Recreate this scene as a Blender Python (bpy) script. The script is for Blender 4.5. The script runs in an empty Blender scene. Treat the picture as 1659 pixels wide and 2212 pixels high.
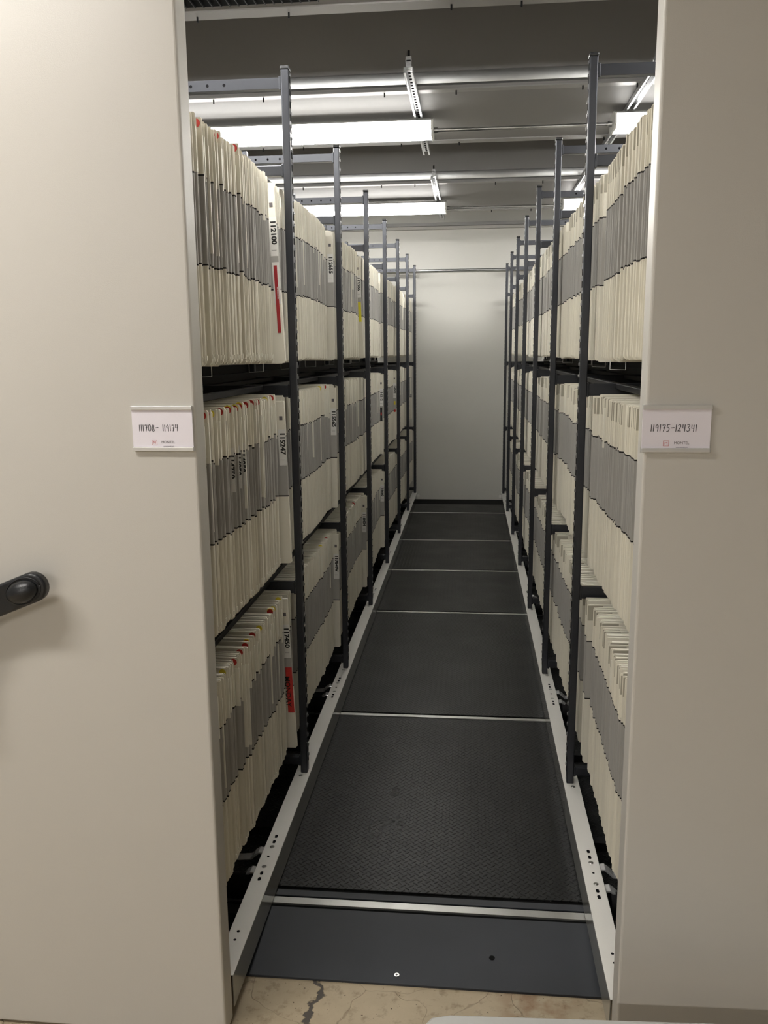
import bpy, bmesh, math, random
from mathutils import Vector, Matrix

random.seed(7)
R = math.radians
SC = bpy.context.scene
COL = SC.collection

# ------------------------------------------------------------------ camera
CAM = Vector((0.60104, 0.0, 1.53328))
YAW, PIT, ROL, FPX = 0.1017, 0.1855, -0.0092, 1836.9

def cam_ray(a, b, w):
    c, s = math.cos(ROL), math.sin(ROL)
    x, z, y = c*a - s*b, s*a + c*b, w
    c, s = math.cos(PIT), math.sin(PIT)
    Y, Z = c*y + s*z, -s*y + c*z
    c, s = math.cos(YAW), math.sin(YAW)
    return Vector((c*x - s*Y, s*x + c*Y, Z))

def pix(P):
    """where a point of the room falls in the 1659 x 2212 frame (used only to pick which folders are nearest)"""
    d = Vector(P) - CAM
    w = d.dot(AF)
    return 829.5 + FPX*d.dot(AR)/w, 1106 - FPX*d.dot(AU)/w

AR, AU, AF = cam_ray(1, 0, 0), cam_ray(0, 1, 0), cam_ray(0, 0, 1)
cd = bpy.data.cameras.new('camera')
cam = bpy.data.objects.new('camera', cd)
COL.objects.link(cam)
M = Matrix((AR, AU, -AF)).transposed().to_4x4()
M.translation = CAM
cam.matrix_world = M
cd.sensor_fit = 'VERTICAL'
cd.sensor_height = 24.0
cd.lens = FPX*24.0/2212
cd.clip_start = 0.02
SC.camera = cam

# ------------------------------------------------------------------ world, exposure
SC.view_settings.view_transform = 'Standard'
SC.view_settings.look = 'None'
SC.view_settings.gamma = 1.0
SC.view_settings.exposure = 0.0
w = bpy.data.worlds.new('world')
SC.world = w
w.use_nodes = True
w.node_tree.nodes['Background'].inputs[0].default_value = (0.9, 0.95, 1.0, 1)
w.node_tree.nodes['Background'].inputs[1].default_value = 0.03
LAMP = 46.0          # glow of the aisle fixtures
LAMP_FRONT = 62.0    # glow of the fixture before the shelves and of the added fill light
AISLE_ROWS = (2.47, 5.1, 7.75)
SC.cycles.max_bounces = 8
SC.cycles.diffuse_bounces = 5
SC.cycles.sample_clamp_indirect = 6

# ------------------------------------------------------------------ materials
MATS = {}

def mat(name, col, rough=0.5, metal=0.0, spec=0.5, coat=0.0, coat_rough=0.1, emit=None, var=0.0, var_scale=8.0, bump=0.0, bump_scale=60.0):
    m = bpy.data.materials.new(name)
    m.use_nodes = True
    nt = m.node_tree
    b = nt.nodes['Principled BSDF']
    b.inputs['Base Color'].default_value = (*col, 1)
    b.inputs['Roughness'].default_value = rough
    b.inputs['Metallic'].default_value = metal
    b.inputs['Specular IOR Level'].default_value = spec
    b.inputs['Coat Weight'].default_value = coat
    b.inputs['Coat Roughness'].default_value = coat_rough
    if emit:
        b.inputs['Emission Color'].default_value = (*emit[:3], 1)
        b.inputs['Emission Strength'].default_value = emit[3]
    tc = None
    if var or bump:
        tc = nt.nodes.new('ShaderNodeTexCoord')
    if var:
        n = nt.nodes.new('ShaderNodeTexNoise')
        n.inputs['Scale'].default_value = var_scale
        n.inputs['Detail'].default_value = 5
        nt.links.new(tc.outputs['Object'], n.inputs['Vector'])
        mp = nt.nodes.new('ShaderNodeMapRange')
        mp.inputs['To Min'].default_value = 1 - var
        mp.inputs['To Max'].default_value = 1 + var
        nt.links.new(n.outputs['Fac'], mp.inputs['Value'])
        vm = nt.nodes.new('ShaderNodeVectorMath')
        vm.operation = 'SCALE'
        vm.inputs[0].default_value = col
        nt.links.new(mp.outputs['Result'], vm.inputs['Scale'])
        nt.links.new(vm.outputs['Vector'], b.inputs['Base Color'])
    if bump:
        n2 = nt.nodes.new('ShaderNodeTexNoise')
        n2.inputs['Scale'].default_value = bump_scale
        n2.inputs['Detail'].default_value = 3
        nt.links.new(tc.outputs['Object'], n2.inputs['Vector'])
        bp = nt.nodes.new('ShaderNodeBump')
        bp.inputs['Strength'].default_value = bump
        bp.inputs['Distance'].default_value = 0.002
        nt.links.new(n2.outputs['Fac'], bp.inputs['Height'])
        nt.links.new(bp.outputs['Normal'], b.inputs['Normal'])
    MATS[name] = m
    return m

class NG:
    """tiny helper to chain maths nodes"""
    def __init__(s, m):
        s.nt = m.node_tree
        s.b = s.nt.nodes['Principled BSDF']
    def link(s, a, b): s.nt.links.new(a, b)
    def put(s, sock, v):
        if isinstance(v, (int, float)): sock.default_value = v
        else: s.link(v, sock)
    def m(s, op, a, b=None, c=None):
        n = s.nt.nodes.new('ShaderNodeMath'); n.operation = op
        s.put(n.inputs[0], a)
        if b is not None: s.put(n.inputs[1], b)
        if c is not None: s.put(n.inputs[2], c)
        return n.outputs[0]
    def mix(s, f, a, b):
        n = s.nt.nodes.new('ShaderNodeMix'); n.data_type = 'RGBA'
        s.put(n.inputs[0], f)
        for k, v in ((6, a), (7, b)):
            if isinstance(v, tuple): n.inputs[k].default_value = (*v, 1)
            else: s.link(v, n.inputs[k])
        return n.outputs[2]
    def noise(s, vec, scale, detail=4, rough=0.5):
        n = s.nt.nodes.new('ShaderNodeTexNoise')
        n.inputs['Scale'].default_value = scale
        n.inputs['Detail'].default_value = detail
        n.inputs['Roughness'].default_value = rough
        s.link(vec, n.inputs['Vector'])
        return n.outputs['Fac']
    def remap(s, v, a, b, c=0.0, d=1.0):
        n = s.nt.nodes.new('ShaderNodeMapRange')
        s.put(n.inputs['Value'], v)
        n.inputs['From Min'].default_value = a; n.inputs['From Max'].default_value = b
        n.inputs['To Min'].default_value = c; n.inputs['To Max'].default_value = d
        return n.outputs['Result']
    def remap_s(s, v, a, b):
        n = s.nt.nodes.new('ShaderNodeMapRange'); n.interpolation_type = 'SMOOTHERSTEP'
        s.put(n.inputs['Value'], v)
        n.inputs['From Min'].default_value = a; n.inputs['From Max'].default_value = b
        return n.outputs['Result']
    def obj(s):
        t = s.nt.nodes.new('ShaderNodeTexCoord'); return t.outputs['Object']
    def xyz(s, v):
        n = s.nt.nodes.new('ShaderNodeSeparateXYZ'); s.link(v, n.inputs[0]); return n.outputs
    def bump(s, h, dist=0.002, st=1.0):
        n = s.nt.nodes.new('ShaderNodeBump')
        n.inputs['Strength'].default_value = st
        n.inputs['Distance'].default_value = dist
        s.link(h, n.inputs['Height'])
        s.link(n.outputs['Normal'], s.b.inputs['Normal'])

BEIGE = (0.54, 0.517, 0.475)
mat('panel_paint', BEIGE, 0.36, spec=0.45, var=0.015, var_scale=3, bump=0.12, bump_scale=500)
mat('carriage_paint', (0.80, 0.785, 0.745), 0.35, spec=0.5, coat=0.4, coat_rough=0.05, var=0.03, var_scale=6)
mat('carriage_paint_shaded', (0.20, 0.198, 0.18), 0.35, spec=0.5, coat=1.0, coat_rough=0.02, var=0.03, var_scale=6)  # carriage paint for the aisle face, darkened to carry its shade
mat('charcoal_steel', (0.050, 0.053, 0.062), 0.30, metal=0.6, spec=0.6, var=0.1, var_scale=20)
mat('slot_dark', (0.004, 0.004, 0.005), 0.8, spec=0.1)
mat('slot_rim', (0.55, 0.55, 0.57), 0.25, metal=1.0)
mat('galvanised', (0.60, 0.61, 0.62), 0.28, metal=1.0, var=0.12, var_scale=12)
mat('rail_aluminium', (0.52, 0.52, 0.50), 0.38, metal=0.9, var=0.25, var_scale=14)
mat('chrome', (0.85, 0.86, 0.88), 0.25, metal=0.65)
mat('bolt_steel', (0.6, 0.6, 0.58), 0.3, metal=1.0)
mat('black_plastic', (0.010, 0.011, 0.013), 0.36, spec=0.5, bump=0.2, bump_scale=300)
mat('black_steel', (0.006, 0.006, 0.007), 0.5, spec=0.2)
mat('soot_black', (0.003, 0.003, 0.003), 0.8, spec=0.05)
mat('wire_white', (0.8, 0.8, 0.8), 0.3)
mat('wall_paint', (0.68, 0.67, 0.625), 0.36, spec=0.5, var=0.03, var_scale=1.6)
mat('ceiling_paint', (0.285, 0.28, 0.278), 0.6, var=0.04, var_scale=2)
mat('ledge_paint', (0.34, 0.335, 0.33), 0.4, var=0.05, var_scale=3)
mat('fixture_white', (0.8, 0.8, 0.78), 0.35)
mat('lens', (0.9, 0.9, 0.9), 0.4, emit=(1.0, 0.975, 0.925, LAMP))
mat('lens_front', (0.9, 0.9, 0.9), 0.4, emit=(1.0, 0.96, 0.90, LAMP_FRONT))
mat('lens_side', (0.9, 0.9, 0.9), 0.4, emit=(1.0, 0.975, 0.925, LAMP*0.2))
mat('lens_front_side', (0.9, 0.9, 0.9), 0.4, emit=(1.0, 0.96, 0.90, LAMP_FRONT*0.2))
mat('card_white', (0.78, 0.74, 0.80), 0.5)
mat('holder_alu', (0.72, 0.71, 0.70), 0.3, metal=0.6)
mat('ink', (0.03, 0.028, 0.035), 0.6)
mat('logo_red', (0.55, 0.12, 0.13), 0.5)
mat('logo_grey', (0.12, 0.11, 0.12), 0.5)
mat('print_black', (0.012, 0.012, 0.012), 0.5)
mat('label_white', (0.80, 0.79, 0.76), 0.45)
mat('strip_red', (0.38, 0.025, 0.03), 0.45)
mat('label_red', (0.62, 0.04, 0.035), 0.45)
mat('label_yellow', (0.80, 0.72, 0.03), 0.45)
mat('dot_red', (0.48, 0.022, 0.015), 0.5)
mat('dot_yellow', (0.80, 0.66, 0.05), 0.5)
mat('ramp_black', (0.029, 0.033, 0.041), 0.42, spec=0.4, var=0.12, var_scale=9, bump=0.3, bump_scale=900)
mat('groove_black', (0.004, 0.004, 0.004), 0.7, spec=0.1)
mat('tray_grey', (0.50, 0.50, 0.48), 0.35)
mat('front_floor_wall', (0.5, 0.49, 0.46), 0.7)

# paper of the folders: cream, with the grey band between two black rules printed across it (UV: u = distance from spine, v = height in m)
def paper(name, base, band):
    m = mat(name, base, 0.55, spec=0.3)
    g = NG(m)
    uv = g.nt.nodes.new('ShaderNodeUVMap'); uv.uv_map = 'local'
    x, z = g.xyz(uv.outputs[0])[:2]
    uv2 = g.nt.nodes.new('ShaderNodeUVMap'); uv2.uv_map = 'tint'
    t = g.xyz(uv2.outputs[0])[0]
    oi = g.nt.nodes.new('ShaderNodeObjectInfo')
    tint = g.m('FRACT', g.m('ADD', t, oi.outputs['Random']))
    wrap = g.m('LESS_THAN', x, 0.085)
    inb = g.m('MULTIPLY', g.m('MULTIPLY', g.m('GREATER_THAN', z, 0.236), g.m('LESS_THAN', z, 0.440)), wrap)
    l1 = g.m('LESS_THAN', g.m('ABSOLUTE', g.m('SUBTRACT', z, 0.236)), 0.0021)
    l2 = g.m('LESS_THAN', g.m('ABSOLUTE', g.m('SUBTRACT', z, 0.440)), 0.0021)
    ln = g.m('MULTIPLY', g.m('MAXIMUM', l1, l2), wrap)
    c = g.mix(inb, base, band)
    c = g.mix(g.m('MULTIPLY', tint, 0.22), c, tuple(v*0.55 for v in base))
    c = g.mix(ln, c, (0.012, 0.011, 0.010))
    g.link(c, g.b.inputs['Base Color'])
    return m
paper('folder_paper', (0.83, 0.795, 0.69), (0.41, 0.40, 0.38))
mat('folder_strip', (0.82, 0.80, 0.71), 0.5)
mat('folder_sleeve', (0.43, 0.405, 0.335), 0.22)

# diamond-tread rubber
def tread():
    m = mat('tread_rubber', (0.016, 0.017, 0.017), 0.42, spec=0.32)
    g = NG(m)
    o = g.obj()
    x, y, z = g.xyz(o)
    c = 0.0180
    u = g.m('DIVIDE', g.m('ADD', x, y), c*1.41421); v = g.m('DIVIDE', g.m('SUBTRACT', x, y), c*1.41421)
    iu = g.m('FLOOR', u); iv = g.m('FLOOR', v)
    par = g.m('MODULO', g.m('ABSOLUTE', g.m('ADD', iu, iv)), 2.0)
    odd = g.m('GREATER_THAN', par, 0.5)
    fu = g.m('SUBTRACT', g.m('FRACT', u), 0.5); fv = g.m('SUBTRACT', g.m('FRACT', v), 0.5)
    mx = lambda p, q: g.m('ADD', g.m('MULTIPLY', p, odd), g.m('MULTIPLY', q, g.m('SUBTRACT', 1.0, odd)))
    a = mx(fu, fv)
    b = mx(fv, fu)
    e = g.m('ADD', g.m('POWER', g.m('DIVIDE', a, 0.60), 2.0), g.m('POWER', g.m('DIVIDE', b, 0.16), 2.0))
    h = g.remap(e, 1.0, 0.25, 0.0, 1.0)
    fine = g.noise(o, 700, 2)
    hh = g.m('ADD', h, g.m('MULTIPLY', fine, 0.15))
    g.bump(hh, 0.0022, 1.0)
    wear = g.noise(o, 3.1, 4, 0.6)
    # a patch by the threshold polished by feet
    dx = g.m('DIVIDE', g.m('SUBTRACT', x, 0.40), 0.17); dy = g.m('DIVIDE', g.m('SUBTRACT', y, 2.75), 0.42)
    pol = g.m('SUBTRACT', 1.0, g.remap_s(g.m('ADD', g.m('ADD', g.m('POWER', dx, 2.0), g.m('POWER', dy, 2.0)), g.m('MULTIPLY', wear, 0.5)), 0.1, 3.2))
    g.link(g.m('SUBTRACT', g.remap(wear, 0.3, 0.7, 0.44, 0.34), g.m('MULTIPLY', pol, 0.09)), g.b.inputs['Roughness'])
    dust = g.m('MULTIPLY', g.remap(g.noise(o, 8, 6, 0.7), 0.52, 0.75), 0.30)
    col = g.mix(dust, (0.0065, 0.0072, 0.0070), (0.030, 0.030, 0.028))
    spk = g.remap(g.noise(o, 95, 2), 0.79, 0.82)
    col = g.mix(spk, col, (0.3, 0.3, 0.28))
    g.link(col, g.b.inputs['Base Color'])
tread()

# old tan concrete with cracks, pits and rust stains
def concrete():
    m = mat('concrete', (0.33, 0.27, 0.185), 0.5, spec=0.3)
    g = NG(m)
    o = g.obj()
    x, y, z = g.xyz(o)
    n1 = g.noise(o, 5, 6, 0.6)
    col = g.mix(g.remap(n1, 0.3, 0.7), (0.50, 0.415, 0.295), (0.38, 0.31, 0.21))
    n2 = g.noise(o, 34, 5, 0.65)
    col = g.mix(g.m('MULTIPLY', g.remap(n2, 0.55, 0.72), 0.55), col, (0.15, 0.11, 0.065))
    n3 = g.noise(o, 110, 2)
    col = g.mix(g.remap(n3, 0.70, 0.76), col, (0.07, 0.05, 0.03))
    # rust-brown stain near the right carriage
    rx = g.m('ABSOLUTE', g.m('SUBTRACT', x, 0.79))
    rust = g.m('MULTIPLY', g.remap(rx, 0.13, 0.02), g.remap(g.noise(o, 22, 4), 0.4, 0.62))
    col = g.mix(g.m('MULTIPLY', rust, 0.65), col, (0.22, 0.10, 0.045))
    # one wide filled crack and a net of hairline cracks
    wob = g.m('MULTIPLY', g.m('SUBTRACT', g.noise(o, 9, 4, 0.6), 0.5), 0.16)
    cx = g.m('ABSOLUTE', g.m('SUBTRACT', g.m('ADD', x, wob), 0.205))
    crack = g.remap(g.m('ADD', cx, g.m('MULTIPLY', g.m('SUBTRACT', n2, 0.5), 0.012)), 0.010, 0.006)
    col = g.mix(crack, col, (0.085, 0.075, 0.065))
    vo = g.nt.nodes.new('ShaderNodeTexVoronoi'); vo.feature = 'DISTANCE_TO_EDGE'
    vo.inputs['Scale'].default_value = 4.0
    wv = g.nt.nodes.new('ShaderNodeVectorMath'); wv.operation = 'ADD'
    ns = g.nt.nodes.new('ShaderNodeTexNoise'); ns.inputs['Scale'].default_value = 7
    g.link(o, ns.inputs['Vector'])
    sc = g.nt.nodes.new('ShaderNodeVectorMath'); sc.operation = 'SCALE'; sc.inputs['Scale'].default_value = 0.25
    g.link(ns.outputs['Color'], sc.inputs[0]); g.link(o, wv.inputs[0]); g.link(sc.outputs[0], wv.inputs[1])
    g.link(wv.outputs[0], vo.inputs['Vector'])
    hair = g.remap(vo.outputs['Distance'], 0.007, 0.002)
    col = g.mix(g.m('MULTIPLY', hair, 0.3), col, (0.12, 0.09, 0.06))
    g.link(col, g.b.inputs['Base Color'])
    g.bump(g.m('SUBTRACT', g.m('MULTIPLY', n2, 0.3), g.m('MAXIMUM', crack, hair)), 0.003, 0.6)
concrete()

# ------------------------------------------------------------------ mesh builder
class MB:
    def __init__(s):
        s.v = []; s.f = []; s.m = []; s.uv = []; s.t = []; s.mats = []; s.smooth = []
    def mi(s, name):
        if name not in s.mats: s.mats.append(name)
        return s.mats.index(name)
    def add(s, vs, fs, m, uvs=None, tint=0.0, M=None, smooth=False):
        o = len(s.v)
        for p in vs:
            s.v.append(tuple(M @ Vector(p)) if M is not None else tuple(p))
        k = s.mi(m)
        for f in fs:
            s.f.append([o+i for i in f]); s.m.append(k); s.smooth.append(smooth)
            for i in f:
                s.uv.append(uvs[i] if uvs else (0, 0)); s.t.append((tint, 0))
    def box(s, x0, x1, y0, y1, z0, z1, m, M=None):
        x0, x1 = sorted((x0, x1)); y0, y1 = sorted((y0, y1)); z0, z1 = sorted((z0, z1))
        vs = [(x, y, z) for z in (z0, z1) for y in (y0, y1) for x in (x0, x1)]
        fs = [(0, 2, 3, 1), (4, 5, 7, 6), (0, 1, 5, 4), (2, 6, 7, 3), (0, 4, 6, 2), (1, 3, 7, 5)]
        s.add(vs, fs, m, M=M)
    def cyl(s, p0, p1, r, m, n=16, r1=None, caps=True, smooth=True):
        p0, p1 = Vector(p0), Vector(p1)
        r1 = r if r1 is None else r1
        d = (p1-p0).normalized()
        u = d.orthogonal().normalized(); v = d.cross(u)
        vs = []
        for p, q in ((p0, r), (p1, r1)):
            for i in range(n):
                a = 2*math.pi*i/n
                vs.append(p + u*math.cos(a)*q + v*math.sin(a)*q)
        s.add(vs, [(i, (i+1) % n, n+(i+1) % n, n+i) for i in range(n)], m, smooth=smooth)
        if caps:
            s.add(vs, [tuple(range(n))[::-1], tuple(range(n, 2*n))], m)
    def tube(s, pts, r, m, n=8):
        pts = [Vector(p) for p in pts]
        vs = []; N = len(pts)
        prev = None
        for i, p in enumerate(pts):
            d = (pts[min(i+1, N-1)] - pts[max(i-1, 0)]).normalized()
            if prev is None: u = d.orthogonal().normalized()
            else: u = (prev - d*prev.dot(d)).normalized()
            prev = u; v = d.cross(u)
            for k in range(n):
                a = 2*math.pi*k/n
                vs.append(p + (u*math.cos(a) + v*math.sin(a))*r)
        fs = []
        for i in range(N-1):
            for k in range(n):
                fs.append((i*n+k, i*n+(k+1) % n, (i+1)*n+(k+1) % n, (i+1)*n+k))
        fs.append(tuple(range(n))[::-1]); fs.append(tuple(range((N-1)*n, N*n)))
        s.add(vs, fs, m, smooth=True)
    def prism(s, poly, axis, a0, a1, m, M=None):
        """extrude a polygon of 2D points along an axis; poly in the two other axes, in xyz order"""
        def P(p, a):
            if axis == 'x': return (a, p[0], p[1])
            if axis == 'y': return (p[0], a, p[1])
            return (p[0], p[1], a)
        n = len(poly)
        vs = [P(p, a0) for p in poly] + [P(p, a1) for p in poly]
        fs = [(i, (i+1) % n, n+(i+1) % n, n+i) for i in range(n)] + [tuple(range(n))[::-1], tuple(range(n, 2*n))]
        s.add(vs, fs, m, M=M)
    def mesh(s, name):
        me = bpy.data.meshes.new(name)
        me.from_pydata(s.v, [], s.f)
        for k in s.mats: me.materials.append(MATS[k])
        me.polygons.foreach_set('material_index', s.m)
        me.polygons.foreach_set('use_smooth', s.smooth)
        if any(u != (0, 0) for u in s.uv[:64]):
            a = me.uv_layers.new(name='local'); a.data.foreach_set('uv', [c for u in s.uv for c in u])
            b = me.uv_layers.new(name='tint'); b.data.foreach_set('uv', [c for u in s.t for c in u])
        else:
            bm = bmesh.new(); bm.from_mesh(me)
            bmesh.ops.recalc_face_normals(bm, faces=bm.faces)
            bm.to_mesh(me); bm.free()
        me.update()
        return me
    def obj(s, name, parent=None, bevel=0.0, seg=2):
        o = bpy.data.objects.new(name, s.mesh(name))
        COL.objects.link(o)
        if parent is not None: o.parent = parent
        if bevel:
            md = o.modifiers.new('bevel', 'BEVEL'); md.width = bevel; md.segments = seg; md.limit_method = 'ANGLE'
            md.harden_normals = False
        return o

def empty(name, loc, label, cat, group=None):
    o = bpy.data.objects.new(name, None)
    COL.objects.link(o)
    o.location = loc
    o.empty_display_size = 0.05
    tag(o, label, cat, group)
    return o

def tag(o, label=None, cat=None, group=None, kind=None):
    if label: o['label'] = label
    if cat: o['category'] = cat
    if group: o['group'] = group
    if kind: o['kind'] = kind
    return o

def keep(o, parent):
    """parent, but keep world coordinates already baked into the mesh"""
    o.parent = parent
    o.matrix_parent_inverse = Matrix.Translation(-Vector(parent.location))
    return o

def text_mesh(s, size, m, name='printed_text', bold=0.0, spacing=1.0, align='CENTER'):
    c = bpy.data.curves.new('t', 'FONT')
    c.body = s; c.size = size; c.align_x = align; c.align_y = 'CENTER'; c.offset = bold; c.space_character = spacing
    c.extrude = 0.00008
    c.resolution_u = 3
    t = bpy.data.objects.new('t', c); COL.objects.link(t)
    dg = bpy.context.evaluated_depsgraph_get()
    me = bpy.data.meshes.new_from_object(t.evaluated_get(dg))
    bpy.data.objects.remove(t); bpy.data.curves.remove(c)
    me.materials.clear(); me.materials.append(MATS[m])
    o = bpy.data.objects.new(name, me); COL.objects.link(o)
    return o

def struct(mb, name, bevel=0):
    o = mb.obj(name, bevel=bevel); o['kind'] = 'structure'; return o

# ------------------------------------------------------------------ main dimensions
SP = 1.067                       # bay width
POST_Y = [2.898 + SP*k for k in range(7)]
MIR = 0.971
def sx(side, x): return x if side == 'left' else MIR - x
ZD = -0.100                      # top of the tread mats
ZC = -0.126                      # concrete
YW = 9.50                        # back wall
Y_RAILS = [2.28, 3.64, 5.22, 6.29, 7.35, 8.66]
H = 0.568
TIER_Z = {1: 0.142, 2: 0.825, 3: 1.506}

# ------------------------------------------------------------------ room shell
b = MB(); b.box(-5, 6, -5, YW+0.2, ZC-0.1, ZC, 'concrete'); struct(b, 'floor')
b = MB(); b.box(-5, 6, YW, YW+0.12, ZC, 3.32, 'wall_paint'); struct(b, 'wall_back')
b = MB(); b.box(-5.1, -5, -5, YW, ZC, 3.32, 'front_floor_wall'); struct(b, 'wall_left')
b = MB(); b.box(6, 6.1, -5, YW, ZC, 3.32, 'front_floor_wall'); struct(b, 'wall_right')
b = MB(); b.box(-5, 6, -5.1, -5, ZC, 3.32, 'front_floor_wall'); struct(b, 'wall_front')
b = MB(); b.box(-5, 6, -5, YW, 3.32, 3.42, 'ceiling_paint'); struct(b, 'ceiling')
ZB = 2.84
beams = [(-2.6, -1.45), (0.0, 1.15), (2.5, 3.58), (4.62, 5.75), (7.04, 8.42)]
for i, (y0, y1) in enumerate(beams):
    b = MB()
    b.box(-5, 6, y0, y1, ZB, 3.32, 'ceiling_paint')
    b.box(-5, 6, y1-0.075, y1+0.004, ZB-0.006, ZB, 'ledge_paint')
    b.box(-5, 6, y0-0.006, y0+0.05, ZB-0.006, ZB, 'ledge_paint')
    # bright rounded metal lip along the near edge
    pr = [(y0+0.004, ZB+0.085)]
    for k in range(7):
        a = R(-2 + 42*k/6)
        pr.append((y0+0.004-0.022*math.cos(a)-0.002, ZB+0.05-0.045*math.sin(a)*1.0 + 0.02*(1-k/6)))
    pr += [(y0+0.004, ZB+0.012)]
    b.prism(pr, 'x', -5, 6, 'galvanised')
    for k in range(24):
        x = -3.0 + k*0.315 + (0.05 if k % 2 else 0)
        for yy in ((y0+0.02), (y1-0.03)):
            if (k + i) % 3: b.cyl((x, yy, ZB-0.006), (x, yy, ZB-0.026), 0.004, 'black_steel', n=6)
    struct(b, 'trim_%d' % (i+1))
b = MB()
b.box(-5, 6, YW-0.10, YW, 2.845, 2.875, 'ledge_paint')
b.box(-5, 6, YW-0.055, YW, 2.815, 2.843, 'front_floor_wall')
struct(b, 'trim_%d' % (len(beams)+1))

# raised deck under the mats
b = MB(); b.box(-3, 4, 2.2502, YW, ZC, ZD-0.006, 'groove_black')
o = struct(b, 'trim_%d' % (len(beams)+2))

# ------------------------------------------------------------------ floor: mats, rails, threshold
ends = [2.350] + [y+0.03 for y in Y_RAILS[1:]]
where = ['nearest the threshold, with the wide worn shine', 'second from the threshold', 'third from the threshold', 'fourth from the threshold',
         'fifth from the threshold', 'farthest, against the back wall']
for i in range(6):
    y0 = ends[i]
    y1 = (Y_RAILS[i+1]-0.022) if i < 5 else 9.15
    b = MB(); b.box(-0.9, 1.87, y0, y1, ZD-0.006, ZD, 'tread_rubber')
    tag(b.obj('tread_mat', bevel=0.001, seg=1), 'black diamond-tread floor mat of the aisle, ' + where[i], 'floor mat', 'diamond-tread mats along the aisle')
order = ['beside the smooth threshold plate, the nearest one', 'second nearest', 'third nearest', 'fourth nearest', 'fifth nearest', 'the farthest one, near the back wall']
for i, y in enumerate(Y_RAILS):
    b = MB()
    wdt = 0.015 if i == 0 else 0.011
    b.box(-0.95, 1.92, y-wdt, y+wdt, ZD-0.006, ZD+0.0012, 'rail_aluminium')
    o = b.obj('floor_rail', bevel=0.0006, seg=1)
    tag(o, 'bare metal track strip across the aisle floor, ' + order[i], 'floor rail', 'track strips across the aisle')
b = MB(); b.box(-0.9, 1.87, 2.306, 2.335, ZD-0.006, ZD-0.001, 'ramp_black')
tag(b.obj('filler_strip', bevel=0.001, seg=1), 'thin smooth black strip between nearest metal track and tread mat', 'strip')
t = empty('threshold_plate', (0.48, 2.1, ZC), 'smooth dark grey threshold plate between the concrete and the nearest metal track', 'threshold plate')
b = MB()
b.prism([(1.985, ZC), (1.985, ZC+0.007), (2.250, ZD), (2.250, ZC)], 'x', -0.9, 1.87, 'ramp_black')
keep(b.obj('plate', bevel=0.0008, seg=1), t)
b = MB()
sxp, syp = 0.4186, 2.0137
b.cyl((sxp, syp, ZD-0.020), (sxp, syp, ZD-0.0145), 0.0068, 'bolt_steel', n=20)
b.box(sxp-0.0042, sxp+0.0042, syp-0.0008, syp+0.0008, ZD-0.0148, ZD-0.0141, 'slot_dark')
b.box(sxp-0.0008, sxp+0.0008, syp-0.0042, syp+0.0042, ZD-0.0148, ZD-0.0141, 'slot_dark')
keep(b.obj('screw'), t)
b = MB(); b.cyl((0.675, 2.096, ZD-0.020), (0.675, 2.096, ZD-0.0095), 0.008, 'groove_black', n=16)
keep(b.obj('filled_screw_hole'), t)

# ------------------------------------------------------------------ light fixtures
def fixture(x0, x1, y, zc, lensmat, label, group=None):
    t = empty('light_fixture', ((x0+x1)/2, y, zc+0.05), label, 'ceiling light', group)
    w2 = 0.085
    b = MB()
    pr = [(y-w2*0.88, zc-0.015), (y-w2*0.98, zc+0.031), (y-w2*0.55, zc+0.048), (y+w2*0.55, zc+0.048), (y+w2*0.98, zc+0.031), (y+w2*0.88, zc-0.015)]
    b.prism(pr, 'x', x0+0.012, x1-0.012, 'fixture_white')
    keep(b.obj('housing'), t)
    b = MB()
    pr = [(y-w2*1.02, zc-0.020), (y-w2*0.8, zc-0.042), (y, zc-0.050), (y+w2*0.8, zc-0.042), (y+w2*1.02, zc-0.020)]
    b.prism(pr, 'x', x0+0.012, x1-0.012, lensmat)
    for sg in (-1, 1):      # the dimmer upright sides of the wrap-around lens
        pr = [(y+sg*w2*1.02, zc-0.0198), (y+sg*w2*1.04, zc+0.010), (y+sg*w2*0.98, zc+0.030), (y+sg*w2*0.90, zc+0.030), (y+sg*w2*0.90, zc-0.0198)]
        b.prism(pr, 'x', x0+0.012, x1-0.012, lensmat+'_side')
    keep(b.obj('lens'), t)
    for xa, xb in ((x0, x0+0.013), (x1-0.013, x1)):
        b = MB()
        pr = [(y-w2-0.005, zc+0.032), (y-w2*0.55, zc+0.050), (y+w2*0.55, zc+0.050), (y+w2+0.005, zc+0.032), (y+w2+0.005, zc-0.026), (y+w2*0.8, zc-0.048),
              (y-w2*0.8, zc-0.048), (y-w2-0.005, zc-0.026)]
        b.prism(pr, 'x', xa, xb, 'fixture_white')
        keep(b.obj('end_cap', bevel=0.002), t)
    return t
LAB = ['hidden above the frame', 'nearest', 'second']
for i, y in enumerate(AISLE_ROWS):
    zc = 2.764
    nm = ['over the mouth of the aisle', 'nearest in view', 'farther'][i]
    fixture(-2.06, 0.382, y, zc, 'lens', 'long glowing fluorescent fixture left above the aisle, ' + nm, 'fluorescent fixtures over the aisle')
    fixture(1.362, 3.80, y, zc, 'lens', 'glowing fluorescent fixture above the right shelves, ' + nm, 'fluorescent fixtures over the aisle')
    b = MB()
    b.cyl((0.382, y, 2.758), (1.362, y, 2.758), 0.0095, 'galvanised', n=14)
    for x in (0.392, 1.352): b.cyl((x-0.012, y, 2.758), (x+0.012, y, 2.758), 0.015, 'galvanised', n=14)
    tag(b.obj('conduit'), 'thin metal conduit linking the two fluorescent fixtures, ' + nm, 'conduit', 'conduits between the fixtures')
FRONT_ROWS = [(-1.75, -0.45, 0.80), (-2.6, 0.9, -3.0)]  # far row is an unseen fill light, added to brighten both end panels
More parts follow.
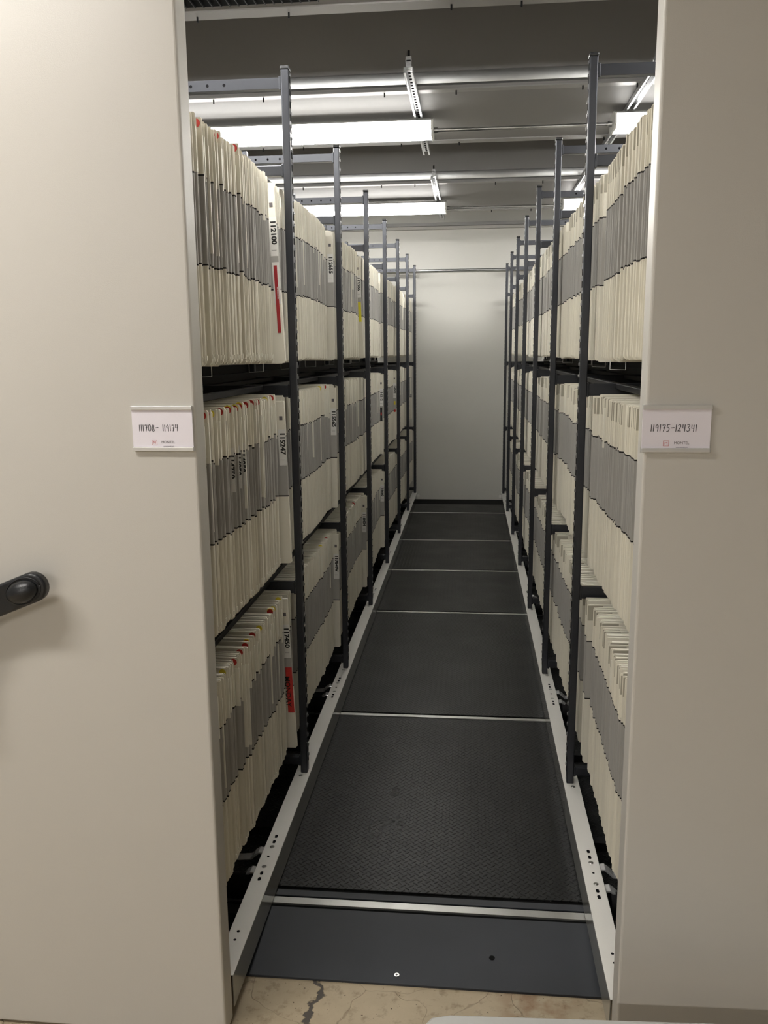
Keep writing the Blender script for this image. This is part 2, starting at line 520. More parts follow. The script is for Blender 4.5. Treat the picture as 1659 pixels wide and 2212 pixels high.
for x0, x1, y in FRONT_ROWS:
    fixture(x0, x1, y, 2.753, 'lens_front', 'fluorescent fixture over the open floor ' + ('just before the end panels' if y > 0 else 'far behind the viewer, added as unseen fill light'), 'fixtures over the open floor')

for (x, y0, y1) in ((0.30, 4.24, 5.93), (0.31, 6.74, 8.76), (1.445, 4.30, 5.93), (1.445, 6.74, 8.76), (0.30, 1.9, 3.0)):
    t = empty('strut_channel', (x, (y0+y1)/2, 2.82),
              'slotted metal strut channel under the ceiling holding the %s %s light fixture' % ('nearest' if 4 < y0 < 5 else ('farther' if y0 > 6 else 'out-of-frame'), 'left' if x < 1 else 'right'), 'strut channel', 'strut channels under the ceiling')
    b = MB()
    zt, zb_ = ZB-0.008, ZB-0.034
    b.box(x-0.021, x+0.021, y0, y1, zt-0.003, zt, 'galvanised')
    for s in (-1, 1):
        b.box(x+s*0.021-0.0015, x+s*0.021+0.0015, y0, y1, zb_, zt, 'galvanised')
        b.box(x+s*0.021, x+s*0.0125, y0, y1, zb_, zb_+0.002, 'galvanised')
    n = int((y1-y0)/0.048)
    for k in range(n):
        yy = y0+0.02+k*0.048
        b.box(x-0.006, x+0.006, yy, yy+0.028, zt-0.0036, zt-0.003, 'slot_dark')
    keep(b.obj('channel'), t)
    b = MB()
    yc = [bb for bb in beams if bb[1] > y0][0][0]
    b.box(x-0.014, x+0.014, y0+0.02, y0+0.05, zt-0.004, ZB+0.045, 'chrome')
    b.box(x-0.012, x+0.012, y0+0.02, yc+0.01, ZB+0.02, ZB+0.03, 'chrome')
    b.cyl((x, y0+0.035, ZB+0.045), (x, y0+0.035, ZB+0.072), 0.006, 'black_steel', n=8)
    keep(b.obj('beam_clamp', bevel=0.002), t)

b = MB(); b.cyl((-3, YW-0.03, 2.392), (4, YW-0.03, 2.392), 0.015, 'galvanised', n=16)
tag(b.obj('wall_conduit'), 'horizontal metal conduit running across the pale back wall', 'conduit')
# black ribbed ventilation duct just under the ceiling at the mouth of the aisle
b = MB()
b.box(-1.6, 0.02, 2.75, 3.46, 2.835, 2.90, 'soot_black')
for k in range(48):
    x = -1.58+k*0.034
    b.box(x, x+0.004, 2.76, 3.45, 2.828, 2.835, 'black_steel')
o = b.obj('ventilation_grille')
o.rotation_euler = (0, 0, 0)
tag(o, 'black ribbed grille under the ceiling at the top left of the aisle', 'grille')

# ------------------------------------------------------------------ shelving units
def shelving(side):
    S = lambda x: sx(side, x)
    far = -0.86
    lab = {'left': 'mobile shelving carriage left of the aisle, with a handwheel on its end panel',
           'right': 'mobile shelving carriage right of the aisle, its end panel without a visible handle'}[side]
    T = empty('mobile_shelving', (S(-0.42), 1.77, ZD+0.005), lab, 'mobile shelving')
    P = lambda o: keep(o, T)
    # end panel
    b = MB(); b.box(S(far-0.02), S(0.018), 1.77, 1.835, ZC+0.007, 2.62, 'panel_paint')
    P(b.obj('end_panel', bevel=0.006, seg=3))
    # carriage edge beam: light flange on top, tall face towards the aisle
    b = MB()
    b.box(S(-0.033), S(0.022), 1.836, 9.36, -0.0025, 0.0, 'carriage_paint')
    b.box(S(-0.033), S(-0.0305), 1.836, 9.36, -0.018, -0.001, 'carriage_paint')
    c = P(b.obj('carriage_beam', bevel=0.0012, seg=2))
    c['label'] = 'pale painted flange on top of the carriage beam'
    b = MB(); b.box(S(0.0195), S(0.0222), 1.836, 9.36, ZD+0.008, -0.0026, 'carriage_paint_shaded')
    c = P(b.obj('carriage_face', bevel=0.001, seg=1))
    c['label'] = 'glossy side face of the carriage beam, shade painted into its colour'
    b = MB(); x0 = S(-0.009)
    def slot(y, l, w):
        pts = []
        for k in range(12):
            a = 2*math.pi*k/12
            pts.append((x0+w*math.cos(a), y+w*math.sin(a)+(l if math.sin(a) > 0 else -l)))
        b.prism(pts, 'z', -0.0005, 0.00035, 'slot_dark')
    holes = []
    for yr in Y_RAILS:
        yc = yr+0.066
        for d in (0.112, 0.081, -0.086, -0.115): slot(yc+d, 0.0038, 0.0048)
        slot(yc, 0.0, 0.0038)
    for y in (1.964, 1.998): slot(y, 0.0, 0.0042)
    P(b.obj('beam_slots'))
    for yr in Y_RAILS:
        for d in (0.053, -0.053):
            b = MB()
            b.cyl((x0, yr+0.066+d, 0), (x0, yr+0.066+d, 0.002), 0.0075, 'bolt_steel', n=14, r1=0.0058)
            P(b.obj('carriage_screw'))
    for y in POST_Y:
        b = MB(); b.cyl((x0, y-0.036, 0), (x0, y-0.036, 0.002), 0.0075, 'bolt_steel', n=14, r1=0.0058)
        P(b.obj('carriage_screw'))
    # wheel brackets
    for yr in Y_RAILS:
        for d in (-0.052, 0.052):
            b = MB()
            y = yr+0.066+d
            pr = [(-0.034, -0.012), (-0.05, -0.010), (-0.064, -0.020), (-0.078, -0.034), (-0.11, -0.038), (-0.16, -0.038),
                  (-0.16, -0.042), (-0.108, -0.042), (-0.074, -0.039), (-0.060, -0.026), (-0.048, -0.016), (-0.034, -0.018)]
            b.prism([(S(p), q) for p, q in pr], 'y', y-0.017, y+0.017, 'chrome')
            P(b.obj('wheel_bracket', bevel=0.0012, seg=1))
        b = MB()
        b.cyl((S(-0.05), yr+0.0, -0.058), (S(-0.12), yr+0.0, -0.058), 0.038, 'black_steel', n=24)
        P(b.obj('wheel'))
    b = MB()
    for y in POST_Y[:-1]:
        for dy in (0.30, 0.75):
            b.box(S(-0.034), S(far), y+dy-SP, y+dy+0.04-SP, -0.075, -0.045, 'black_steel')
    b.box(S(-0.25), S(far), 1.84, 9.36, -0.080, -0.076, 'black_steel')
    P(b.obj('carriage_frame'))
    b = MB(); b.box(S(0.012), S(0.045), 9.335, 9.36, -0.055, -0.03, 'carriage_paint'); P(b.obj('bumper', bevel=0.004))
    # uprights
    for i, y in enumerate(POST_Y):
        b = MB()
        b.box(S(-0.0125), S(0.0125), y-0.017, y+0.017, 0.0, 2.425, 'charcoal_steel')
        b.box(S(-0.0145), S(0.0145), y-0.019, y+0.019, 2.425, 2.436, 'black_plastic')
        p = P(b.obj('upright', bevel=0.003, seg=2))
        b = MB()
        for k in range(62):
            z = 0.04 + k*0.0385
            b.box(S(0.0120), S(0.0131), y-0.004, y+0.012, z, z+0.020, 'slot_dark')
            b.box(S(0.0125), S(0.0152), y+0.006, y+0.013, z+0.020, z+0.029, 'slot_rim')
        q = b.obj('perforated_strip'); q.parent = p
    for y in POST_Y:
        b = MB()
        b.box(S(-0.43), S(-0.405), y-0.017, y+0.017, 0.0, 2.425, 'charcoal_steel')
        P(b.obj('rear_upright', bevel=0.003, seg=1))
    # cross arms
    for y in POST_Y:
        for z0, z1, hole in ((0.030, 0.062, 0), (0.690, 0.731, 0), (1.386, 1.426, 0), (2.103, 2.137, 0), (2.368, 2.402, 1)):
            b = MB()
            b.box(S(-0.405), S(-0.0125), y-0.0125, y+0.0125, z0, z1, 'charcoal_steel')
            if hole:
                for xh in (-0.20, -0.255, -0.31, -0.365):
                    b.cyl((S(xh), y-0.0135, (z0+z1)/2), (S(xh), y-0.0120, (z0+z1)/2), 0.0048, 'slot_dark', n=12)
            b.box(S(-0.0125), S(-0.020), y-0.014, y+0.014, z0-0.004, z1+0.004, 'charcoal_steel')
            P(b.obj('cross_arm', bevel=0.0025, seg=2))
    # long hanging rails at each level, seen as black bars in the gaps
    for z in (0.722, 1.408, 2.112):
        for xa, xb in ((-0.13, -0.105), (-0.34, -0.315)):
            b = MB()
            b.box(S(xa), S(xb), 1.84, 9.30, z, z+0.018, 'black_steel')
            P(b.obj('hanging_rail', bevel=0.002, seg=1))
    b = MB()
    b.box(S(-0.445), S(-0.435), 1.84, 9.32, -0.02, 2.10, 'black_steel')
    P(b.obj('back_panel'))
    for z in (0.70, 1.40):
        b = MB()
        b.box(S(-0.40), S(-0.43), 1.86, 9.30, z, z+0.05, 'black_steel')
        P(b.obj('back_rail'))
    # wire dividers hanging below the files of the upper tiers
    b = MB()
    rnd = random.Random(11 if side == 'left' else 12)
    for lvl, z in ((3, 1.506), (2, 0.828), (1, 0.142)):
        for k in range(7):
            y0 = POST_Y[k]-SP
            for d in (0.42, 0.93):
                yy = y0 + d + rnd.uniform(-.05, .05)
                xx = -0.06 - rnd.random()*0.05
                b.tube([(S(xx), yy, z+0.03), (S(xx), yy, z-0.032), (S(xx-0.05), yy+0.01, z-0.034), (S(xx-0.05), yy+0.01, z+0.03)], 0.0013, 'wire_white', n=5)
    P(b.obj('wire_loops'))
    return T

units = {s: shelving(s) for s in ('left', 'right')}

# ------------------------------------------------------------------ handwheel of the left unit
T = units['left']
hub = Vector((-0.540, 1.735, 0.957))
b = MB()
b.cyl((hub.x, 1.772, hub.z), (hub.x, 1.737, hub.z), 0.055, 'black_plastic', n=32, r1=0.045)
b.cyl((hub.x, 1.737, hub.z), (hub.x, 1.702, hub.z), 0.035, 'black_plastic', n=32, r1=0.038)
hw = keep(b.obj('handwheel', bevel=0.003), T)
for ang in (22, 142, 262):
    d = Vector((math.cos(R(ang)), 0, math.sin(R(ang)))); n = Vector((-d.z, 0, d.x))
    L, wd = 0.202, 0.0335
    prof = []
    for k in range(13):
        a = -math.pi/2 + math.pi*k/12
        prof.append((L - 0.0 + wd*math.cos(a), wd*math.sin(a)))
    for k in range(7):
        a = math.pi/2 + math.pi*k/6
        prof.append((wd*math.cos(a), wd*math.sin(a)))
    mm = Matrix(((d.x, n.x, 0, hub.x), (0, 0, -1, 1.737), (d.z, n.z, 0, hub.z), (0, 0, 0, 1)))
    b = MB()
    b.prism([(p[0], p[1]) for p in prof], 'z', 0.0, 0.024, 'black_plastic', M=mm)
    o = b.obj('spoke', bevel=0.007, seg=4); o.parent = hw; 
    # knob: a rounded bulb lying in the spoke end, inside a raised collar
    b = MB()
    N, K = 20, 10
    vs = []; fs = []
    for i in range(K+1):
        ph = math.pi*i/K/2
        for j in range(N):
            th = 2*math.pi*j/N
            vs.append((L-0.022 + 0.038*math.cos(ph)*math.cos(th), 0.0255*math.cos(ph)*math.sin(th), 0.024 + 0.024*math.sin(ph)))
    for i in range(K):
        for j in range(N):
            fs.append((i*N+j, i*N+(j+1) % N, (i+1)*N+(j+1) % N, (i+1)*N+j))
    b.add(vs, fs, 'black_plastic', M=mm, smooth=True)
    o = b.obj('grip_knob'); o.parent = hw
    b = MB()
    pts = [mm @ Vector((L-0.020 + 0.042*math.cos(t*math.pi/12), 0.0285*math.sin(t*math.pi/12), 0.0245)) for t in range(25)]
    b.tube(pts, 0.0014, 'black_plastic', n=6)
    o = b.obj('collar'); o.parent = hw

# ------------------------------------------------------------------ label holders and cards
STROKES = {
 '0': [[(.5, 1), (.2, .85), (.05, .5), (.15, .12), (.45, 0), (.8, .15), (.95, .5), (.8, .88), (.5, 1)]],
 '1': [[(.5, 1), (.5, 0)]],
 '2': [[(.1, .8), (.35, 1), (.7, .95), (.8, .7), (.45, .35), (.05, .02), (.4, .08), (.95, .05)]],
 '3': [[(.1, .92), (.5, 1), (.85, .8), (.4, .55), (.85, .4), (.75, .08), (.35, 0), (.05, .12)]],
 '4': [[(.15, 1), (.15, .5), (.8, .52)], [(.75, 1), (.75, 0)]],
 '5': [[(1.0, 1), (.3, .95), (.2, .55), (.6, .6), (.85, .35), (.65, .05), (.1, 0)]],
 '7': [[(.05, .9), (.5, .93), (.9, .95), (.7, .5), (.45, 0)], [(.25, .5), (.95, .55)]],
 '8': [[(.75, .9), (.45, 1), (.2, .85), (.3, .62), (.7, .4), (.85, .15), (.5, -.05), (.15, .12), (.3, .42), (.7, .62), (.8, .85), (.6, .98)]],
 '9': [[(.75, .75), (.45, 1), (.15, .8), (.25, .5), (.6, .5), (.8, .85), (.78, .4), (.72, 0)]],
 '-': [[(.05, .55), (.95, .6)]],
}
def handwriting(s, x, z, h, y, rnd, slant=0.0, wk=1.0):
    b = MB()
    for i, ch in enumerate(s):
        if ch == ' ': x += h*0.5; continue
        w = {'1': .16, '-': .55}.get(ch, .50)*h*wk
        dz = rnd.uniform(-.03, .03)*h
        for st in STROKES[ch]:
            pts = [(x + p[0]*w + (p[1]-.5)*slant*h, y, z + dz + p[1]*h) for p in st]
            vs = []
            for k in range(len(pts)):
                a = Vector(pts[max(k-1, 0)]); c = Vector(pts[min(k+1, len(pts)-1)])
                t = (c-a).normalized(); nrm = Vector((-t.z, 0, t.x))*0.00078
                p = Vector(pts[k]); vs += [p-nrm, p+nrm]
            fs = [(2*k, 2*k+2, 2*k+3, 2*k+1) for k in range(len(pts)-1)]
            b.add(vs, fs, 'ink')
        x += w + (0.13*h if ch != '1' else 0.16*h)*wk
    return b.obj('handwritten_numbers')

def card(side, x0, x1, z0, z1, text, tx):
    T = units[side]
    yf = 1.77
    b = MB()
    b.box(x0, x1, yf-0.003, yf, z0, z1, 'holder_alu')
    # C-shaped top and bottom channels
    for za, zb_ in ((z1-0.004, z1+0.005), (z0-0.005, z0+0.004)):
        b.box(x0, x1, yf-0.010, yf, za, zb_, 'holder_alu')
    keep(b.obj('label_holder', bevel=0.0012, seg=2), T)
    lab = 'white card handwritten %s in the metal holder on the %s end panel' % (text.replace(' ', ''), side)
    t = empty('range_card', ((x0+x1)/2, yf-0.005, z0), lab, 'label card')
    b = MB(); b.box(x0+0.001, x1-0.001, yf-0.0055, yf-0.0032, z0+0.004, z1-0.004, 'card_white')
    keep(b.obj('card'), t)
    y = yf-0.0058
    W = x1-x0; Hh = z1-z0
    hw = handwriting(text, x0+tx*W, z0+Hh*0.43, Hh*0.165, y, random.Random(3 if side == 'left' else 5), slant=-0.02 if side == 'left' else 0.06, wk=0.88 if side == 'left' else 0.97)
    keep(hw, t)
    M4 = lambda x, z: Matrix(((1, 0, 0, x), (0, 0, -1, y), (0, 1, 0, z), (0, 0, 0, 1)))
    def put(o, x, z):
        o.data.transform(M4(x, z)); keep(o, t); return o
    xl = x0+W*0.36; zl = z0+Hh*0.155
    b = MB(); s = Hh*0.066; th = 0.0007
    b.box(xl-s, xl+s, y, y+0.0003, zl-s, zl-s+th, 'logo_red'); b.box(xl-s, xl+s, y, y+0.0003, zl+s-th, zl+s, 'logo_red')
    b.box(xl-s, xl-s+th, y, y+0.0003, zl-s, zl+s, 'logo_red'); b.box(xl+s-th, xl+s, y, y+0.0003, zl-s, zl+s, 'logo_red')
    lg = keep(b.obj('logo_square'), t)
    put(text_mesh('M', Hh*0.095, 'logo_red', 'logo_letter', bold=0.0), xl, zl)
    put(text_mesh('MONTEL', Hh*0.088, 'logo_grey', 'printed_name'), x0+W*0.585, zl+Hh*0.008)
    put(text_mesh('www.montel.com', Hh*0.038, 'logo_grey', 'printed_address'), x0+W*0.59, zl-Hh*0.09)

card('left', -0.1215, 0.0135, 1.334, 1.421, '111708- 119174', 0.12)
card('right', 0.9465, 1.0825, 1.334, 1.420, '119175-124341', 0.13)

# ------------------------------------------------------------------ pale plastic edge low in front
b = MB()
b.prism([(0.52, 1.12), (0.505, 1.35), (0.51, 1.56), (0.53, 1.592), (0.57, 1.603), (1.3, 1.638), (1.34, 1.62), (1.35, 1.58), (1.35, 1.12)], 'z', 0.118, 0.134, 'tray_grey')
tl = b.obj('step_stool_top', bevel=0.006, seg=3)
t = empty('step_stool', (0.93, 1.36, ZC), 'pale grey smooth top edge of a low plastic stool at the bottom right edge', 'stool')
keep(tl, t)
for x, y in ((0.58, 1.18), (1.28, 1.18), (1.28, 1.53), (0.60, 1.50)):
    b = MB(); b.box(x-0.02, x+0.02, y-0.02, y+0.02, ZC, 0.118, 'tray_grey'); keep(b.obj('leg', bevel=0.004), t)

# ------------------------------------------------------------------ folders
DEP = 0.36
def folder_geo(b, sgn, t, h=H, d=DEP, tint=0.0, strip=None, sleeve=0.0, M=None, zsh=0.0, m='folder_paper', ear=0.0, open_edge=False):
    """one hanging file folder: spine at x = 0 facing the aisle, body running back, seen as rounded edge, faces, top and clipped bottom corner.
    sgn = -1: body runs towards -x (left shelves)"""
    prof = [(0.0, 0.006), (0.0, h-0.003), (0.002, h), (d, h), (d, 0.004), (0.006, 0.0)]
    n = len(prof)
    vs, uv = [], []
    if open_edge:      # two stiff leaves with a slit between them
        e = min(0.0011, t*0.2)
        lay = [(-t*0.5, 0.0), (-t*0.5+e, 0.0), (-t*0.5+e*1.2, 0.006), (t*0.5-e*1.2, 0.006), (t*0.5-e, 0.0), (t*0.5, 0.0)]
    else:
        lay = [(-t*0.5, 0.0022), (-t*0.28, 0.0), (t*0.28, 0.0), (t*0.5, 0.0022)]
    NL = len(lay)
    for (ly, inset) in lay:
        for (px, pz) in prof:
            x = max(px, inset) if px < 0.007 else px
            vs.append((sgn*x, ly, pz)); uv.append((px+0.001, pz+zsh))
    fs = []
    for a in range(NL-1):
        for i in range(n):
            j = (i+1) % n
            f = (a*n+i, a*n+j, (a+1)*n+j, (a+1)*n+i)
            fs.append(f if sgn > 0 else f[::-1])
    f0 = tuple(range(n)); f1 = tuple(range((NL-1)*n, NL*n))
    fs.append(f0[::-1] if sgn > 0 else f0); fs.append(f1 if sgn > 0 else f1[::-1])
    b.add(vs, fs, m, uvs=uv, tint=tint, M=M)
    def plate(x0, x1, y0, y1, z0, z1, mm):
        x0, x1 = sgn*x0, sgn*x1
        if x0 > x1: x0, x1 = x1, x0
        v = [(x, y, z) for z in (z0, z1) for y in (y0, y1) for x in (x0, x1)]
        q = [(0, 2, 3, 1), (4, 5, 7, 6), (0, 1, 5, 4), (2, 6, 7, 3), (0, 4, 6, 2), (1, 3, 7, 5)]
        b.add(v, q, mm, uvs=[(0.001, 0.1)]*8, tint=tint, M=M)
    if strip:
        z0, z1 = strip
        plate(-0.0011, 0.016, -t*0.5-0.0004, t*0.18, z0, z1, 'folder_strip')
    if sleeve:
        plate(0.0006, 0.05, -t*0.5-0.0003, -t*0.5, h-sleeve, h-0.003, 'folder_sleeve')
    if ear:
        plate(-0.0022, 0.003, -t*0.2, t*0.2, 0.012, 0.024, 'folder_strip')

# shared variants for the individual folders
VAR = {}
def variant(side, k):
    key = (side, k)
    if key in VAR: return VAR[key]
    r = random.Random(100+k)
    t = (0.0046, 0.006, 0.0072, 0.0055, 0.0082, 0.005)[k % 6]
    if side == 'right': t *= 1.1
    st = None
    q = r.random()
    if q < 0.30: st = (H-r.uniform(0.10, 0.15), H-0.030)
    elif q < 0.50: st = (H-r.uniform(0.20, 0.32), H-0.128)
    elif q < 0.60: st = (H-0.30, H-0.05)
    if side == 'right': st = None
    sl = 0.055 if (side == 'right' and r.random() < 0.9) else 0.0
    b = MB()
    folder_geo(b, -1 if side == 'left' else 1, t, tint=r.random(), strip=st, sleeve=sl, ear=1 if side == 'left' else 0, open_edge=(side == 'right' or k % 2 == 0))
    me = b.mesh('file_folder')
    VAR[key] = (me, t)
    return VAR[key]

def dot_mesh(sgn, two):
    b = MB()
    def disc(r, dy, m, dx=0.0, dz=0.0):
        cx, cz = sgn*(0.0135)+dx, H-0.0125+dz
        b.cyl((cx, -0.0001, cz), (cx, dy, cz), r, m, n=20, smooth=False)
    if two == 'yellow': disc(0.0095, -0.0004, 'dot_yellow')
    else:
        if two == 'both': disc(0.0102, -0.0003, 'dot_yellow', dz=0.003)
        disc(0.0098, -0.0006, 'dot_red')
    return b.mesh('dot_sticker')
DOTS = {k: dot_mesh(-1, k) for k in ('red', 'both', 'yellow')}

# layout of every folder
places = []      # (side, tier, bay, y, x, zshift, lean, rotz, variant, dot)
DOT_AT = {('left', 2, 0): [(2.002, 'red'), (2.028, 'red'), (2.059, 'yellow'), (2.131, 'red'), (2.208, 'both'), (2.282, 'both'), (2.325, 'both'), (2.376, 'red'),
                           (2.45, 'red'), (2.472, 'red'), (2.511, 'red'), (2.618, 'yellow'), (2.644, 'yellow'), (2.702, 'red')],
          ('left', 1, 0): [(2.07, 'yellow'), (2.169, 'red'), (2.236, 'red'), (2.282, 'red'), (2.308, 'both'), (2.374, 'red'), (2.436, 'yellow'), (2.596, 'both'),
                           (2.628, 'yellow'), (2.733, 'yellow')],
          ('left', 3, 0): [(2.053, 'red'), (2.176, 'red'), (2.205, 'red'), (2.362, 'red'), (2.68, 'red')],
          ('left', 2, 1): [(3.60, 'yellow'), (3.74, 'red')], ('left', 1, 1): [(3.55, 'yellow'), (3.70, 'red')],
          ('left', 3, 1): [(3.55, 'red')], ('left', 1, 2): [(4.6, 'red'), (4.4, 'red')], ('left', 2, 2): [(4.75, 'red')]}
rnd = random.Random(42)
for side in ('left', 'right'):
    for tier in (1, 2, 3):
        for bay in range(7):
            yp = POST_Y[bay]
            y = (1.862 if bay == 0 else POST_Y[bay-1]+0.024)
            y_end = yp-0.150 if side == 'left' else yp-0.16-0.05*rnd.random()
            dots = list(DOT_AT.get((side, tier, bay), []))
            wob = rnd.uniform(0, 6)
            while y < y_end:
                k = rnd.randrange(12)
                if bay == 6 and tier == 2 and y > yp - 0.55 and side == 'left': break
                t = (0.0046, 0.006, 0.0072, 0.0055, 0.0082, 0.005)[k % 6]*(1.1 if side == 'right' else 1)
                y += t*0.5 + 0.0006
                dot = None
                if dots and y >= dots[0][0]:
                    dot = dots.pop(0)[1]
                gap = rnd.choice((0.0008, 0.0015, 0.0025, 0.0045)) if side == 'left' else rnd.choice((0.003, 0.005, 0.008, 0.014))
                if bay == 0 and y < 2.35 and rnd.random() < 0.16: gap += rnd.uniform(0.003, 0.010)
                if dot: y += 0.006
                x = -0.032 + rnd.gauss(0, 0.0022) + 0.003*math.sin(y*9+wob) + (0.004 if dot else 0)
                zs = rnd.gauss(0, 0.0022) + 0.0025*math.sin(y*7+wob*2) + (0.008 if dot else 0)
                if bay == 0 and side == 'right': zs += 0.002
                places.append([side, tier, bay, y, x, zs, rnd.gauss(0, 0.0016), rnd.gauss(0, 0.0018), k, dot])
                y += t*0.5 + gap
            # loose ones past the numbered folder, leaning on the upright
            y2 = yp-0.068 if side == 'left' else yp-0.10
            nl = 4 if side == 'left' else 4
            for q in range(nl):
                k = rnd.randrange(12)
                t = (0.0046, 0.006, 0.0072, 0.0055, 0.0082, 0.005)[k % 6]*(1.1 if side == 'right' else 1)
                places.append([side, tier, bay, y2+q*(0.013 if side == 'left' else 0.019), -0.030+rnd.gauss(0, 0.002), rnd.gauss(0, 0.003)-0.006, -0.010-0.002*q, rnd.gauss(0, .001), k, None])

def visible_size(p):
    side, tier, bay, y, x = p[:5]
    xx = sx(side, x)
    z = TIER_Z[tier]+H/2
    u0, v0 = pix((xx, y, z)); u1, v1 = pix((xx, y+0.011, z))
    um = pix((sx(side, 0.018), 1.84, z))[0]
    vis = (u0 > um) if side == 'left' else (u0 < um)
    hz = abs(pix((xx, y, z+H/2))[1] - pix((xx, y, z-H/2))[1])
    return abs(u1-u0)*hz if vis else -1.0/(1+y)

idx = sorted(range(len(places)), key=lambda i: -visible_size(places[i]))
NUMBERED_MAX = 12
indiv = set(i for i in idx[:300-NUMBERED_MAX] if visible_size(places[i]) > 0)

TN = {1: 'bottom', 2: 'middle', 3: 'top'}
ordn = ['nearest', 'second', 'third', 'fourth', 'fifth', 'sixth', 'seventh', 'eighth', 'ninth', 'tenth', 'eleventh', 'twelfth', 'thirteenth', 'fourteenth', 'fifteenth']
BN = ['nearest bay', 'second bay', 'third bay']
dotcount = {}
rest = MB()
rr = random.Random(5)
for i, p in enumerate(places):
    side, tier, bay, y, x, zs, lean, rz, k, dot = p
    sgn = -1 if side == 'left' else 1
    loc = Vector((sx(side, x), y, TIER_Z[tier]+zs))
    rot = Matrix.Rotation(rz, 4, 'Z') @ Matrix.Rotation(lean, 4, 'X')
    if i in indiv:
        me, t = variant(side, k)
        o = bpy.data.objects.new('file_folder', me)
        COL.objects.link(o)
        o.matrix_world = Matrix.Translation(loc) @ rot
        gname = 'hanging file folders, %s tier of the %s shelves' % (TN[tier], side)
        if dot:
            key = (side, tier, bay)
            n = dotcount.get(key, 0); dotcount[key] = n+1
            cname = {'red': 'red', 'both': 'red-and-yellow', 'yellow': 'yellow'}[dot]
            tag(o, 'file folder with round %s sticker, %s stickered one in %s, %s %s tier' % (cname, ordn[n], BN[min(bay, 2)], side, TN[tier]), 'file folder', gname)
            d = bpy.data.objects.new('dot_sticker', DOTS[dot]); COL.objects.link(d); d.parent = o
            d.location = (0, -t*0.5, 0)
            if (side, tier, bay) == ('left', 2, 0) and n in (4, 5, 6):
                o.location.x += 0.002
                b = MB(); b.box(-0.0265, -0.0003, -t*0.5-0.0008, -t*0.5-0.0004, 0.335, 0.455, 'label_white')
                lb = b.obj('number_label'); lb.parent = o
                tx = text_mesh(('114750', '114850', '114950')[n-4], 0.022, 'print_black', 'printed_number', bold=0.0010)
                tx.data.transform(Matrix(((0, 1, 0, -0.0095), (0, 0, -1, -t*0.5-0.0010), (-1, 0, 0, 0.405), (0, 0, 0, 1))))
                tx.parent = lb
        else:
            tag(o, 'plain cream file folder with grey band in %s of the %s tier, %s shelves' % (BN[min(bay, 2)], TN[tier], side), 'file folder', gname)
    else:
        t = (0.0046, 0.006, 0.0072, 0.0055, 0.0082, 0.005)[k % 6]*(1.1 if side == 'right' else 1)
        st = None
        q = rr.random()
        if side == 'right' and q > 0.04: pass
        elif q < 0.18: st = (H-rr.uniform(0.10, 0.15), H-0.030)
        elif q < 0.25: st = (H-rr.uniform(0.20, 0.32), H-0.128)
        MM = Matrix.Translation(loc) @ rot
        folder_geo(rest, sgn, t, tint=rr.random(), strip=st, sleeve=0.055 if (side == 'right' and rr.random() < .6) else 0, M=MM, open_edge=(y < 4.2 and (side == 'right' or k % 2 == 0)))
        if dot:
            n0 = Vector((sgn*0.0135, -t*0.5-0.0006, H-0.0125))
            vs = [MM @ (n0 + Vector((0.0098*math.cos(a*math.pi/8), 0, 0.0098*math.sin(a*math.pi/8)))) for a in range(16)]
            rest.add(vs, [tuple(range(16))], 'dot_yellow' if dot == 'yellow' else 'dot_red', uvs=[(0.001, 0.1)]*16)
o = rest.obj('file_folders')
tag(o, 'dense rows of cream file folders with grey bands filling the farther bays on both sides', 'file folders', kind='stuff')

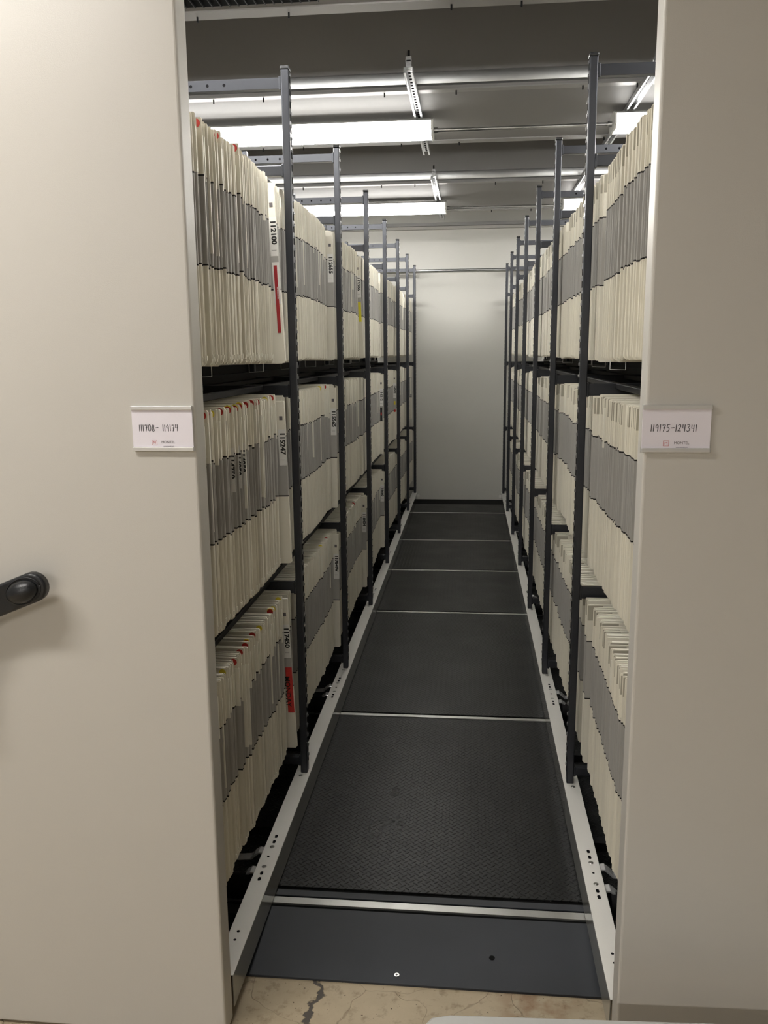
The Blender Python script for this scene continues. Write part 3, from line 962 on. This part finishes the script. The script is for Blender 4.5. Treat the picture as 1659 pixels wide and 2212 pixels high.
# ------------------------------------------------------------------ numbered folders that stand proud at the end of a bay
def numbered(side, tier, bay, num, dy, extra=None, tilt=0.0, label=None, size=0.024):
    S = 1 if side == 'left' else -1
    y = POST_Y[bay]-0.088
    b = MB()
    folder_geo(b, -1 if side == 'left' else 1, 0.011, h=H-0.012, tint=0.1)
    me = b.mesh('numbered_folder')
    o = bpy.data.objects.new('numbered_folder', me); COL.objects.link(o)
    o.location = (sx(side, -0.006 if bay == 0 else -0.010), y, TIER_Z[tier]-0.004)
    o.rotation_euler = (0, tilt, 0)
    tag(o, label, 'file folder', 'numbered folders standing proud at bay ends')
    yf = -0.0058
    zc = 0.415
    b = MB()
    b.box(-0.0265, -0.0005, yf-0.0004, yf, zc-0.075, zc+0.047, 'label_white')
    lb = b.obj('number_label'); lb.parent = o; lb['label'] = 'white number label'
    t = text_mesh(num, size*0.93, 'print_black', 'printed_number', bold=0.0010, spacing=1.0)
    t.data.transform(Matrix.Scale(1.12, 4, (1, 0, 0)))
    # reads downwards: letter tops towards the aisle
    t.data.transform(Matrix(((0, 1, 0, -0.0125), (0, 0, -1, yf-0.0005), (-1, 0, 0, zc), (0, 0, 0, 1))))
    t.parent = lb
    b = MB(); b.box(-0.022, -0.006, yf-0.0005, yf-0.0002, zc-0.0565, zc-0.0555, 'logo_grey')
    q = b.obj('printed_rule'); q.parent = lb
    b = MB(); b.box(-0.020, -0.009, yf-0.0004, yf, H-0.075, H-0.062, 'logo_grey'); q = b.obj('stamp'); q.parent = o
    if extra:
        for (kind, x0, x1, z0, z1, m, txt) in extra:
            b = MB(); q = 0.0004 if kind in ('red_strip', 'red_mark') else 0.0; b.box(x0, x1, yf-0.0009-q, yf-0.0004, z0, z1, m)
            e = b.obj(kind, bevel=0.0002, seg=1); e.parent = o
            if txt:
                tt = text_mesh(txt[0], txt[1], txt[2], 'printed_text', bold=0.0003)
                tt.data.transform(Matrix(((0, 1, 0, txt[3]), (0, 0, -1, yf-0.0015), (-1, 0, 0, txt[4]), (0, 0, 0, 1))))
                tt.parent = e
    return o
numbered('left', 3, 0, '112100', 0.066, tilt=R(-2.2), label='folder numbered 112100 with long dark red strip, top tier by first left upright',
         extra=[('white_slip', -0.0245, -0.0015, 0.190, 0.322, 'label_white', None),
                ('red_strip', -0.0195, -0.0085, 0.098, 0.312, 'strip_red', ('KEY REFERENCE CO.', 0.0042, 'label_white', -0.0115, 0.225))])
numbered('left', 2, 0, '115247', 0.105, tilt=R(-1.0), label='cream folder numbered 115247, middle tier by the first left upright')
numbered('left', 1, 0, '117450', 0.05, tilt=R(-2.0), label='folder numbered 117450 with red MONDAY label, bottom tier by first left upright',
         extra=[('red_label', -0.0245, -0.0015, 0.135, 0.305, 'label_red', ('MONDAY', 0.026, 'print_black', -0.021, 0.215))])
numbered('left', 3, 1, '112655', 0.075, label='cream folder with partly hidden number label, top tier by the second left upright')
numbered('left', 3, 2, '113306', 0.07, tilt=R(-2.0), label='folder numbered 113306 with bright yellow strip, top tier by third left upright',
         extra=[('yellow_label', -0.020, -0.004, 0.205, 0.315, 'label_yellow', None)])
numbered('left', 2, 1, '115565', 0.10, label='cream folder numbered 115565, middle tier by the second left upright')
numbered('left', 1, 1, '117849V', 0.085, label='cream folder numbered 117849V, bottom tier by the second left upright', size=0.021)
numbered('left', 2, 3, '116212', 0.085, label='folder numbered 116212 with black and red strip, middle tier by fourth left upright',
         extra=[('black_strip', -0.022, -0.008, 0.235, 0.330, 'print_black', None), ('red_mark', -0.019, -0.011, 0.275, 0.295, 'label_red', None)])
numbered('left', 1, 2, '118404', 0.085, label='cream folder numbered 118404, bottom tier by the third left upright')
numbered('left', 1, 3, '118660', 0.085, label='cream folder with small number label, bottom tier by the fourth left upright')
numbered('left', 2, 4, '116502', 0.085, label='folder with orange marks below its number, middle tier by fifth left upright',
         extra=[('orange_mark', -0.020, -0.006, 0.285, 0.315, 'dot_yellow', None), ('red_mark', -0.020, -0.006, 0.225, 0.245, 'dot_red', None)])
